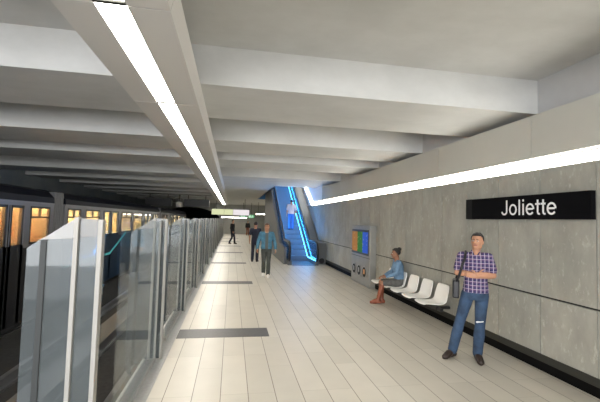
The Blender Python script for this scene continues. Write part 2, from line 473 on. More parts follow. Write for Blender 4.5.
# arch over the tracks
poly = [(-9.2, 4.1), (-9.2, -1.3), (-8.6, -1.3)]
for i in range(0, 17):
    t = PI-PI*i/16; poly.append((-4.95+3.65*math.cos(t), 1.55+1.55*math.sin(t)))
poly += [(-1.3, -1.3), (-1.0, -1.3), (-1.0, 4.1)]
bm = bmesh.new(); prism(bm, poly, 'y', YE-1.5, YE)
struct('wall_tunnel', bm, M['farwall'])
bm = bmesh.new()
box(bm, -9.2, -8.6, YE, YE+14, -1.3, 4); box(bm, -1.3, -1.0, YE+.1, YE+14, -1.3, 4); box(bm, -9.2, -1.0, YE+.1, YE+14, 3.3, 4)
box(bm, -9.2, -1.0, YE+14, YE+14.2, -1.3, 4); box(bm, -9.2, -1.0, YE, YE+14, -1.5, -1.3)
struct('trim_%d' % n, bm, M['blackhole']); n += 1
bm = bmesh.new(); box(bm, -9.4, -9.2, YB, YE, -1.3, 4.1)
struct('wall_left', bm, M['leftwall'])

# running rails and guide bars
for i, (x, w, z) in enumerate(((-1.75, .10, -.92), (-2.9, .46, -.86), (-3.75, .10, -.92), (-5.4, .10, -.92), (-7.2, .10, -.92))):
    bm = bmesh.new(); box(bm, x-w/2, x+w/2, YB, YE+10, -1.1, z); box(bm, x-w/2-.05, x+w/2+.05, YB, YE+10, -1.1, -1.06)
    o = obj('track_rail', bm, M['trackrail'])
    tag(o, ['steel track rail directly below the glass screens', 'raised wide guide bar in the middle of the empty near track',
            'steel track rail of the near track farthest from the glass screens', 'steel rail under the near side of the train',
            'steel rail under the far side of the train'][i], 'rail')

# ------------------------------------------------------------------ light fittings
def ceiling_segment(label, y0, y1):
    t = thing('linear_ceiling_light', label, 'ceiling light', (-.9, (y0+y1)/2, 3.4), 0, 'luminaires of the long ceiling light channel')
    h = (y1-y0)/2-.007
    bm = bmesh.new()
    # wide shallow trough in two wings either side of the slot
    prism(bm, [(-.42, 0), (-.125, 0), (-.125, .09), (.10, .09), (.10, 0), (.40, 0), (.44, .199), (-.46, .199)], 'y', -h, h)
    obj('housing', bm, M['lamp_white'], t)
    bm = bmesh.new(); box(bm, -.122, .097, -h+.02, h-.02, .012, .05)
    obj('diffuser', bm, M['glow'], t)
    bm = bmesh.new(); box(bm, -.124, .099, h-.035, h+.003, -.004, .06)
    obj('end_clip', bm, M['grey_base'], t)
    return t
SEG = 2.36
base = ceiling_segment('x', .45-SEG, .45)
k0 = 0
for k in range(-3, 19):
    yc = .45+SEG*(k-.5)
    if yc+SEG/2 > YE-.6: break
    if k < 1: lab = 'linear ceiling light in the channel, just overhead before the picture edge'; gr = 1
    else: lab = '%s luminaire in view of the white ceiling light channel over the glass screens' % ORD[k-1] if k > 1 else 'nearest luminaire of the white ceiling light channel, cut by the picture top'
    if k == -3: base.location = (-.9, yc, 3.4); base['label'] = lab
    else: dup(base, (-.9, yc, 3.4), lab)

t = thing('linear_wall_light', 'continuous white light strip along the concrete wall above the black station sign', 'wall light', (4.15, 6, 2.7))
t.rotation_euler = (0, 0, 0)
bm = bmesh.new()
prism(bm, [(-.004, .126), (-.004, .148), (.012, .148), (.012, .172), (.031, .172), (.031, -.0), (.022, -.0), (.022, .126)], 'y', YB-6, 13.6)
obj('housing', bm, M['lamp_white'], t)
bm = bmesh.new(); prism(bm, [(-.001, .003), (-.004, .124), (.020, .124), (.020, .003)], 'y', YB-6, 13.5); prism(bm, [(-.002, .150), (-.002, .164), (.011, .164), (.011, .150)], 'y', YB-6, 13.5)
obj('diffuser', bm, M['ledglow'], t)
bm = bmesh.new()
prism(bm, [(13.38, .003), (13.53, .003), (20.0, 3.40), (19.85, 3.46), (13.42, .124)], 'x', -.012, .02)
obj('sloping_diffuser', bm, M['ledglow'], t)

# far tube lights
def far_tube(label, x0, x1, y, z, along='x'):
    t = thing('tube_light', label, 'light', ((x0+x1)/2, y, z))
    h = (x1-x0)/2
    bm = bmesh.new(); box(bm, -h, h, -.08, .08, .05, .12); obj('housing', bm, M['lamp_white'], t)
    bm = bmesh.new(); box(bm, -h+.03, h-.03, -.07, .07, 0, .05); obj('diffuser', bm, M['glow'], t)
    bm = bmesh.new(); box(bm, -h*.7, -h*.7+.03, -.015, .015, .12, ZB-z); obj('hanger', bm, M['darkmetal'], t); bm = bmesh.new(); box(bm, h*.7-.03, h*.7, -.015, .015, .12, ZB-z); obj('hanger', bm, M['darkmetal'], t)
far_tube('short tube light hanging right of the long sign, near the escalator', 2.35, 3.75, 38, 2.38)
far_tube('long tube light hanging behind and below the pale sign', -1.2, 1.7, 44, 1.98)

# ------------------------------------------------------------------ glass platform screens
def screen(label, y):
    t = thing('platform_screen', label, 'glass screen', (-.85, y, 0), 0, 'glass screen bays along the platform edge')
    TP = 1.865
    # cross pane facing along the platform
    bm = bmesh.new()
    prism(bm, [(-.155, 0.02), (-.03, 0.02), (-.03, 1.75), (-.155, 1.74)], 'y', -.006, .006)
    obj('pane', bm, M['fin'], t); bm = bmesh.new()
    prism(bm, [(-.345, -.05), (-.175, -.05), (-.175, 1.735), (-.345, 1.725)], 'y', -.006, .006)
    obj('pane', bm, M['fin'], t)
    bm = bmesh.new()
    prism(bm, [(-.46, .05), (-.44, -.12), (-.41, -.18), (-.375, -.18), (-.375, 1.735), (-.46, 1.665)], 'y', -.006, .006)
    obj('side_pane', bm, M['fin'], t)
    bm = bmesh.new()
    prism(bm, [(-.155, 1.741), (-.03, 1.751), (-.03, TP), (-.155, TP+.005)], 'y', -.008, .008)
    obj('frosted_band', bm, M['frost2'], t); bm = bmesh.new()
    prism(bm, [(-.385, 1.724), (-.175, 1.736), (-.175, TP+.005), (-.345, 1.748)], 'y', -.008, .008)
    obj('frosted_band', bm, M['frost'], t)
    bm = bmesh.new(); box(bm, -.03, 0, -.03, .03, 0, TP); obj('post', bm, M['post'], t, bevel=.003)
    bm = bmesh.new(); box(bm, -.178, -.150, -.03, .03, 0, TP+.012); obj('post', bm, M['post'], t, bevel=.003)
    bm = bmesh.new(); box(bm, -.378, -.343, -.015, .015, -.06, 1.722); obj('dark_post', bm, M['darkpost'], t)
    # the housing that runs back from the cross pane
    bm = bmesh.new(); box(bm, -.350, -.338, .02, .62, -.02, 1.70); obj('housing_pane', bm, M['pane'], t)
    bm = bmesh.new(); box(bm, -.172, -.160, .03, .59, .03, TP-.01); obj('long_pane', bm, M['pane'], t)
    return t
PER = 2.585
s0 = screen('nearest bay of the glass platform screens, with pale posts and frosted top', 2.75)
for k in range(1, 16):
    dup(s0, (-.85, 2.75+PER*k, 0), '%s bay along the row of glass platform screens, counting from the front' % ORD[k])
def door(label, y0, y1):
    t = thing('sliding_glass_panel', label, 'glass panel', (-.93, y0, 0), 0, 'clear panels between the screen bays')
    L = y1-y0
    bm = bmesh.new(); box(bm, -.006, .006, .03, L-.03, .05, 1.84); obj('pane', bm, M['pane'], t)
    bm = bmesh.new(); box(bm, -.015, .015, .02, L-.02, .012, .06); obj('bottom_rail', bm, M['sill'], t)
    bm = bmesh.new(); box(bm, -.012, .012, L-.05, L-.02, .06, 1.84); obj('edge_frame', bm, M['post'], t)
    return t
d0 = door('clear glass panel between the nearest and second screen bays', 2.75+.70, 2.75+PER-.05)
for k in range(1, 15):
    dup(d0, (-.93, 2.75+.70+PER*k, 0), 'clear glass panel between the %s and %s screen bays' % (ORD[k], ORD[k+1]))

# ------------------------------------------------------------------ train
def car(name, label, y0, y1, wins, doors, lampmat, inmat, low, stripe=False):
    t = thing(name, label, 'train car', (-5.0, y0, -.9), 0, 'cars of the metro train')
    Z = .9; W = 2.6; L = y1-y0
    z0, z1, zt = 1.10+Z, 2.06+Z, 2.19+Z
    holes = sorted([(a-y0, b-y0) for a, b in wins]+[(a-y0, b-y0) for a, b in doors])
    bm = bmesh.new()
    def side(xa, xb):
        box(bm, xa, xb, 0, L, z1, zt); box(bm, xa, xb, 0, L, 1.02+Z, z0)
        p = 0
        for a, b in holes:
            if a > p: box(bm, xa, xb, p, a, z0, z1)
            p = b
        if p < L: box(bm, xa, xb, p, L, z0, z1)
    side(-.05, 0); side(-W, -W+.05)
    obj('body', bm, M['silver'], t)
    bm = bmesh.new(); box(bm, -W, 0, 0, L, .12, 1.02+Z); obj('lower_body', bm, low, t)
    bm = bmesh.new()
    pr = [(0.012, zt-.02), (.0, zt+.14), (-.16, zt+.31), (-.7, zt+.41), (-1.3, zt+.44), (-1.9, zt+.41), (-2.44, zt+.31), (-2.6, zt+.14), (-2.612, zt-.02)]
    prism(bm, pr, 'y', 0, L); obj('roof', bm, M['trainroof'], t, smooth=False)
    bm = bmesh.new(); box(bm, 0.0, .022, 0, L, zt-.05, zt-.015); obj('gutter', bm, M['silver'], t)
    bm = bmesh.new(); box(bm, -W+.05, -.05, 0, .05, 1.02+Z, zt); obj('end_wall', bm, M['silver'], t); bm = bmesh.new(); box(bm, -W+.05, -.05, L-.05, L, 1.02+Z, zt); obj('end_wall', bm, M['silver'], t)
    bm = bmesh.new(); box(bm, -W+.06, -W+.10, .06, L-.06, 1.03+Z, zt-.05); box(bm, -W+.1, -.06, .06, L-.06, zt-.06, zt-.03)
    y = 1.0
    while y < L-1.5:
        box(bm, -W+.1, -W+.5, y, y+.9, 1.02+Z, 1.25+Z); box(bm, -.85, -.35, y+.5, y+.6, 1.02+Z, 1.55+Z); y += 2.1
    obj('interior_lining', bm, inmat, t)
    bm = bmesh.new(); box(bm, -W*.62, -W*.55, .3, L-.3, zt-.10, zt-.065); box(bm, -W*.30, -W*.23, .3, L-.3, zt-.10, zt-.065)
    obj('ceiling_lamp', bm, lampmat, t)
    bm = bmesh.new(); y = .9
    while y < L-.5: cyl(bm, (-1.3, y, 1.02+Z), .02, 'z', zt-.07-1.02-Z, 8); y += 1.7
    obj('grab_pole', bm, M['ring'], t)
    for a, b in wins:
        a -= y0; b -= y0
        bm = bmesh.new(); f = .05
        for q in ((a, a+f, z0, z1), (b-f, b, z0, z1), (a, b, z0, z0+f), (a, b, z1-f, z1), (a, b, z1-.30, z1-.26), ((a+b)/2-.02, (a+b)/2+.02, z1-.28, z1)):
            box(bm, -.04, .008, *q)
        w = obj('window', bm, M['trainblack'], t)
        bm = bmesh.new(); box(bm, -.025, -.02, a+.02, b-.02, z0+.02, z1-.02); obj('pane', bm, M['winglass'], w)
    for a, b in doors:
        a -= y0; b -= y0
        bm = bmesh.new(); f = .13
        for q in ((a+.015, a+f, .16, z1), (b-f, b-.015, .16, z1), (a, b, .16, z0+.02), (a, b, z1-.06, z1)):
            box(bm, -.05, .016, *q)
        w = obj('door', bm, [M['silver'] if low is not M['trainblack'] else M['trainblack']], t)
        if low is M['trainblack']: w.data.materials[0] = M['trainblack']
        else: w.data.materials[0] = M['trainnavy']
        bm = bmesh.new(); box(bm, -.02, -.015, a+f-.02, b-f+.02, z0, z1-.05); obj('pane', bm, M['winglass'], w)
        bm = bmesh.new(); box(bm, .016, .024, a+.02, a+.05, z0, z1); obj('door_edge', bm, M['silver'], w); bm = bmesh.new(); box(bm, .016, .024, b-.05, b-.02, z0, z1); obj('door_edge', bm, M['silver'], w)
    if stripe:
        bm = bmesh.new()
        for pa, pb in (((0.0, 1.16), (17.0-y0, 1.20)), ((17.0-y0, 1.20), (19.25-y0, 1.98))):
            d = Vector((pb[0]-pa[0], pb[1]-pa[1])).normalized(); nn = Vector((-d.y, d.x))*.045
            prism(bm, [(pa[0]-nn.x, pa[1]-nn.y), (pb[0]-nn.x, pb[1]-nn.y), (pb[0]+nn.x, pb[1]+nn.y), (pa[0]+nn.x, pa[1]+nn.y)], 'x', .014, .030)
        obj('teal_stripe', bm, M['teal'], t)
        bm = bmesh.new(); prism(bm, [(0, 1.22), (17.0-y0, 1.25), (19.05-y0, 1.92), (0, 1.92)], 'x', .001, .018); obj('navy_panel', bm, M['trainnavy'], t)
    # bogies
    for yb in (1.6, L-2.4):
        bm = bmesh.new(); box(bm, -W+.3, -.25, yb, yb+1.6, .05, .14)
        for yy in (yb+.2, yb+1.0):
            cyl(bm, (-.55, yy+.2, .25), .26, 'x', .2, 18); cyl(bm, (-W+.35, yy+.2, .25), .26, 'x', .2, 18)
        obj('bogie', bm, M['trainblack'], t)
    return t
W1 = [(10.54, 11.56), (7.4, 8.6), (3.6, 4.6)]; D1 = [(8.95, 9.58), (9.60, 10.26)]
car('metro_car', 'silver metro car at the left picture edge with orange-lit windows', 1.6, 11.78, W1, D1, M['inlampo'], M['inorange'], M['trainblack'])
W2 = [(12.72, 13.75), (14.2, 15.6), (18.5, 20.3), (20.7, 22.6), (25.6, 27.2)]; D2 = [(16.02, 16.98), (17.0, 18.1), (23.1, 24.1), (24.12, 25.1)]
car('metro_car', 'middle metro car with blue lower side, teal stripe and pale-lit windows', 12.5, 27.6, W2, D2, M['inlampy'], M['incream'], M['trainblue'], True)
W3 = [(28.7, 29.8), (30.2, 31.5), (34.5, 36.2), (36.6, 38.4), (41.2, 42.6)]; D3 = [(32.0, 32.98), (33.0, 34.1), (39, 40), (40.02, 41.0)]
car('metro_car', 'far metro car farthest along the left track near the tunnel', 28.3, 43.2, W3, D3, M['inlampy'], M['incream'], M['trainblue'])
for yb, lab in ((11.78, 'grey ribbed bellows between the left-edge car and the middle car'), (27.6, 'grey ribbed bellows between the middle car and the far car')):
    t = thing('gangway_bellows', lab, 'gangway', (-5.0, yb, 0)); bm = bmesh.new()
    for i in range(6):
        y = .03+i*.11; box(bm, -2.57, -.02, y, y+.06, .1, 2.50); box(bm, -2.52, -.07, y+.06, y+.11, .14, 2.45)
    obj('fold', bm, M['bellows'], t)
    bm = bmesh.new(); box(bm, -1.5, -1.0, .02, .70, -.3, .1); obj('coupler', bm, M['trainblack'], t)

# hanging equipment over the tracks
t = thing('security_camera', 'small pale camera hanging from the ceiling over the tracks', 'camera', (-4.0, 30, ZB))
bm = bmesh.new(); box(bm, -.22, .22, -.3, .3, -.95, -.55); obj('body', bm, M['lamp_white'], t, bevel=.03)
bm = bmesh.new(); cyl(bm, (0, 0, -.56), .05, 'z', .57); obj('stem', bm, M['darkmetal'], t)
for x, lab in ((-5.6, 'dark equipment box hanging left of the small pale camera over the tracks'), (-2.75, 'dark equipment box hanging right of the small pale camera over the tracks')):
    t = thing('equipment_box', lab, 'box', (x, 30.5, ZB)); w = .95
    bm = bmesh.new(); box(bm, -w, w, -.3, .3, -.88, -.3); obj('body', bm, M['darkmetal'], t)
    bm = bmesh.new(); cyl(bm, (-w*.7, 0, -.3), .03, 'z', .31); obj('hanger', bm, M['darkmetal'], t); bm = bmesh.new(); cyl(bm, (w*.7, 0, -.3), .03, 'z', .31); obj('hanger', bm, M['darkmetal'], t)

# ------------------------------------------------------------------ station name sign
t = thing('station_sign', 'long black wall sign reading Joliette in white letters', 'sign', (4.15, 4.895, 2.01))
bm = bmesh.new(); box(bm, -.065, 0, -1.215, 1.145, 0, .34); obj('panel', bm, M['signblack'], t)
bm = bmesh.new(); box(bm, -.068, 0, .98, 1.148, -.002, .342); obj('end_section', bm, M['signend'], t)
EM = .312; SW = .040
def ribbon(bm, pts, closed=False):
    pts = [Vector((p[0], p[1], 0)) for p in pts]; n_ = len(pts); L_, R_ = [], []
    for i, p in enumerate(pts):
        a = pts[(i-1) % n_] if closed or i > 0 else p; b = pts[(i+1) % n_] if closed or i < n_-1 else p
        d = (b-a).normalized(); nn = Vector((-d.y, d.x, 0))*SW
        L_.append(p+nn); R_.append(p-nn)
    def vv(p, z): return bm.verts.new((p.x*EM, p.y*EM, z))
    A = [(vv(L_[i], .004), vv(R_[i], .004), vv(L_[i], 0), vv(R_[i], 0)) for i in range(n_)]
    for i in range(n_ if closed else n_-1):
        a, b = A[i], A[(i+1) % n_]
        for q in ((0, 1), (1, 3), (3, 2), (2, 0)): bm.faces.new((a[q[0]], a[q[1]], b[q[1]], b[q[0]]))
    if not closed:
        for a in (A[0], A[-1]): bm.faces.new((a[0], a[1], a[3], a[2]))
def arc(cx, cy, rx, ry, a0, a1, n_=22): return [(cx+rx*math.cos(R(a0+(a1-a0)*i/n_)), cy+ry*math.sin(R(a0+(a1-a0)*i/n_))) for i in range(n_+1)]
GL = {'J': (.50, [([(.375, .718), (.375, .20)]+arc(.215, .185, .16, .15, 0, -172), False)]),
      'o': (.556, [(arc(.278, .262, .20, .225, 0, 344, 23), True)]),
      'l': (.232, [([(.116, 0), (.116, .718)], False)]),
      'i': (.232, [([(.116, 0), (.116, .523)], False), ([(.116, .62), (.116, .718)], False)]),
      'e': (.556, [([(.09, .27), (.44, .27)], False), (arc(.278, .262, .20, .225, 0, 322), False)]),
      't': (.290, [([(.145, .665), (.145, .13), (.165, .065), (.215, .042), (.265, .045)], False), ([(.015, .48), (.265, .48)], False)])}
xx = 0
for ch in 'Joliette':
    adv, st = GL[ch]; bm = bmesh.new()
    for pts, cl in st: ribbon(bm, pts, cl)
    lt = obj('letter', bm, M['signtext'], t)
    lt.matrix_local = Matrix(((0, 0, -1, -.066), (-1, 0, 0, 5.155-4.895-xx*EM), (0, 1, 0, .060), (0, 0, 0, 1))); xx += adv*1.015

# ------------------------------------------------------------------ recycling kiosk
t = thing('recycling_kiosk', 'grey steel recycling kiosk with three-colour poster and three round openings by the wall', 'recycling bin', (4.05, 11.2, 0))
bm = bmesh.new(); box(bm, -.10, .098, -.83, .83, 0, 1.80); obj('cabinet', bm, M['kiosk'], t, bevel=.012)
bm = bmesh.new(); box(bm, -.115, -.098, -.74, .78, .92, 1.67)
obj('poster_frame', bm, M['poster_frame'], t, bevel=.004)
bm = bmesh.new(); box(bm, -.008, 0, -.72, .72, 0, .62); obj('poster', bm, M['poster'], t, loc=(-.112, .02, .985))
bm = bmesh.new(); box(bm, -.104, -.094, -.83, .83, .84, .85); obj('seam', bm, M['grey_base'], t)
for i, y in enumerate((.50, .03, -.44)):
    bm = bmesh.new(); cyl(bm, (-.118, y, .42), .185, 'x', .02, 28); r_ = obj('opening_ring', bm, M['ring'], t)
    bm = bmesh.new(); cyl(bm, (-.122, y, .42), .145, 'x', .02, 28); obj('opening', bm, M['hole'], r_)
    bm = bmesh.new(); box(bm, -.128, -.120, y-.055, y+.055, .36, .50); obj('icon', bm, M['icon_o'] if i == 2 else M['ring'], r_)

# ------------------------------------------------------------------ bench
t = thing('bench', 'row of five white plastic seats fixed low along the concrete wall', 'bench', (4.12, 6.66, 0))
def seat_shell():
    bm = bmesh.new()
    prof = [(-.585, .405), (-.575, .425), (-.54, .438), (-.44, .428), (-.32, .415), (-.22, .42), (-.165, .45), (-.135, .51), (-.105, .62), (-.08, .72), (-.07, .765)]
    nn = len(prof); th = .022; half = []
    grid = []
    for i, (x, z) in enumerate(prof):
        w = [.19, .215, .225, .23, .23, .23, .225, .225, .22, .21, .18][i]
        row = []
        for j in range(9):
            u = -1+j/4
            lift = .020*u*u if i < 7 else 0
            fwd = -.025*u*u if i >= 7 else 0
            row.append(bm.verts.new((x+fwd, u*w, z+lift)))
        grid.append(row)
    for i in range(nn-1):
        for j in range(8): bm.faces.new((grid[i][j], grid[i+1][j], grid[i+1][j+1], grid[i][j+1]))
    return bm
for i in range(5):
    o = obj('seat_shell', seat_shell(), M['seat'], t, smooth=True, loc=(0, .575*i, 0))
    s_ = o.modifiers.new('s', 'SOLIDIFY'); s_.thickness = .024; s_.offset = -1
    su = o.modifiers.new('u', 'SUBSURF'); su.levels = 1; su.render_levels = 1
bm = bmesh.new(); box(bm, -.36, -.26, -.22, 4*.575+.26, .325, .385); obj('support_beam', bm, M['seatmetal'], t)
for i in range(3):
    y = -.02+i*1.15
    bm = bmesh.new(); box(bm, -.34, .028, y-.03, y+.03, .30, .345); cyl(bm, (-.31, y-.30, .345), .035, 'y', .4)
    obj('wall_bracket', bm, M['seatmetal'], t)

# ------------------------------------------------------------------ escalator
ES = thing('escalator', 'blue-lit escalator with black handrails rising through the ceiling opening', 'escalator', (3.05, 15.8, 0))
TH = math.tan(R(29.5)); YR = 1.55     # local y where the incline starts (steps)
XL, XR = -.60, .60
ytop = 10.6
def zi(y, off=0.): return off+max(0, min(y, ytop)-YR)*TH
bm = bmesh.new(); box(bm, -.50, .50, -.15, .35, 0, .012); obj('comb_plate', bm, M['escmetal'], ES)
yy = .35; k = 0
while yy < ytop:
    z = max(0, (yy-YR+.4))*TH if yy > YR-.41 else 0
    bm = bmesh.new(); box(bm, -.50, .50, yy, yy+.40, max(z-.26, -.02), z+.012)
    for q in range(12): box(bm, -.48+q*.082, -.48+q*.082+.03, yy+.01, yy+.39, z+.012, z+.018)
    obj('step', bm, M['escstep'], ES); yy += .405
for sx, nm in ((XL, 'l'), (XR, 'r')):
    d = 1 if sx > 0 else -1
    # skirt and deck
    xi = sx-d*.10
    bm = bmesh.new(); a, b = sorted((xi, sx+d*.06))
    prism(bm, [(-.05, 0), (YR+.15, 0), (ytop, zi(ytop)-.35), (ytop, zi(ytop)+.20), (YR, .20), (-.05, .20)], 'x', a, b)
    obj('skirt', bm, M['escmetal'], ES)
    # glass balustrade
    bm = bmesh.new()
    gl = [(.10, .20), (YR, .20), (ytop, zi(ytop)+.20), (ytop, zi(ytop)+.92), (YR+.25, .92), (.15, .92), (.02, .84), (-.04, .70), (-.04, .42), (.02, .28)]
    prism(bm, gl, 'x', sx-.006, sx+.006); obj('balustrade', bm, M['escglass'], ES)
    # handrail with round newel
    pts = [(sx, 1.2, .07), (sx, .35, .07)]
    for i in range(0, 13):
        an = -PI/2-PI*i/12; pts.append((sx, .25+.38*math.cos(an), .52+.45*math.sin(an)))
    pts += [(sx, YR+.1, .97), (sx, YR+.45, zi(YR+.45, .99)+.0), (sx, ytop, zi(ytop, .98))]
    bm = bmesh.new(); tube(bm, pts, .055, 10); obj('handrail', bm, M['rubber'], ES, smooth=True)
    # light line on the inner deck edge
    a, b = sorted((xi-d*.004, xi+d*.010))
    if d > 0:
        bm = bmesh.new(); prism(bm, [(-.2, .205), (YR, .205), (ytop, zi(ytop)+.205), (ytop, zi(ytop)+.228), (YR-.005, .226), (-.2, .226)], 'x', a, b)
        obj('light_line', bm, M['cyan'], ES)
        bm = bmesh.new(); box(bm, a, b, -.24, -.2, .01, .262); obj('light_line_end', bm, M['escmetal'], ES)
# dark sloping deck between the right handrail and the wall, and truss cladding on the left
bm = bmesh.new(); prism(bm, [(.35, 0), (ytop, 0), (ytop, zi(ytop)+1.02), (YR+.35, 1.0), (.35, .93)], 'x', .70, 1.07)
obj('side_parapet', bm, M['escdark'], ES)
bm = bmesh.new(); prism(bm, [(.30, 0), (ytop, 0), (ytop, zi(ytop)+.9), (YR+.35, .80), (.30, .72)], 'x', -.80, -.68)
obj('truss_cladding', bm, M['escmetal'], ES)
bm = bmesh.new(); box(bm, -.7, .7, ytop, ytop+3.6, zi(ytop)-.3, zi(ytop)); obj('upper_landing', bm, M['escmetal'], ES)
bm = bmesh.new(); cyl(bm, (.88, .30, .16), .12, 'y', .05, 18); obj('maintenance_cover', bm, M['rubber'], ES)

# shaft above the ceiling
bm = bmesh.new(); box(bm, 2.05, 2.15, 19.0, 32, ZB, 7.5)
struct('wall_shaft', bm, M['blue_glow_wall'])
bm = bmesh.new(); box(bm, 2.05, 4.46, 31.9, 32.1, ZB, 7.5)
struct('wall_shaft_end', bm, M['blue_glow_wall'])
bm = bmesh.new(); box(bm, 2.05, 4.75, 18.9, 19.0, ZS, 7.5)
struct('wall_shaft_front', bm, M['white_wall'])

bm = bmesh.new(); box(bm, 2.05, 4.75, 18.9, 32.1, 7.5, 7.6)  # unseen lid, added to keep sky light out of the shaft
struct('shaft_sky_blocker', bm, M['white_wall'])

# ------------------------------------------------------------------ hanging signs
t = thing('hanging_sign', 'long pale yellow and white lit sign hanging over the far platform', 'sign', (-.13, 33, 2.19))
bm = bmesh.new(); box(bm, -1.62, 1.62, -.06, .06, -.02, .50); obj('case', bm, M['darkmetal'], t)
for a, b, m_ in ((-1.6, -.55, 'dispyellow'), (-.55, .2, 'dispyellow'), (.2, 1.6, 'dispwhite')):
    bm = bmesh.new(); box(bm, a+.01, b-.01, -.075, -.055, 0, .48); obj('lit_panel', bm, M[m_], t)
bm = bmesh.new(); cyl(bm, (-1.2, 0, .5), .025, 'z', ZB-2.69, 8); obj('hanger', bm, M['darkmetal'], t); bm = bmesh.new(); cyl(bm, (1.2, 0, .5), .025, 'z', ZB-2.69, 8); obj('hanger', bm, M['darkmetal'], t)
for x, lab in ((1.15, 'left green exit sign hanging beyond the pale sign'), (2.0, 'right green exit sign hanging beyond the pale sign')):
    t = thing('exit_sign', lab, 'exit sign', (x, 40, 2.0)); bm = bmesh.new(); box(bm, -.33, .33, -.05, .05, 0, .33); obj('case', bm, M['green'], t)
    bm = bmesh.new(); ball(bm, (.12, -.055, .26), .035, 1, .2, 1); box(bm, .02, .2, -.06, -.05, .12, .21); box(bm, .0, .06, -.06, -.05, .03, .12); box(bm, .14, .2, -.06, -.05, .04, .12); box(bm, -.26, -.06, -.06, -.05, .05, .28)
    obj('pictogram', bm, M['exitwhite'], t)
    bm = bmesh.new(); cyl(bm, (0, 0, .33), .02, 'z', ZB-2.33, 8); obj('hanger', bm, M['darkmetal'], t)

# ------------------------------------------------------------------ people
def hand(bm, wrist, d, nrm, side, curl=.5, s=1.0):
    """palm + four unequal fingers + thumb. d: hand direction, nrm: palm normal, side: thumb side"""
    w = Vector(wrist); d = Vector(d).normalized(); nrm = Vector(nrm); nrm = (nrm-d*nrm.dot(d)).normalized()
    sd = d.cross(nrm); sd = sd if sd.dot(Vector(side)) > 0 else -sd
    for q in (-.026, -.008, .010, .027):
        cap(bm, w+sd*q*.6*s-d*.01, w+d*.085*s+sd*q*s, .016*s, .0135*s, 8)
    for q, ln in ((.030, .070), (.010, .080), (-.010, .075), (-.029, .058)):
        p = w+d*.085*s+sd*q*s; a = 0
        for j, f in enumerate((.45, .32, .23)):
            a += curl*(.55 if j == 0 else .8)
            nd = d*math.cos(a)+nrm*math.sin(a); e = p+nd*ln*f*s; cap(bm, p, e, .0095*s, .0085*s, 8); p = e
    p = w+d*.025*s+sd*.026*s; e = p+(d*.55+sd*.75+nrm*.25).normalized()*.045*s; cap(bm, p, e, .013*s, .011*s, 8)
    cap(bm, e, e+(d*.85+sd*.25+nrm*.35).normalized()*.034*s, .011*s, .009*s, 8)

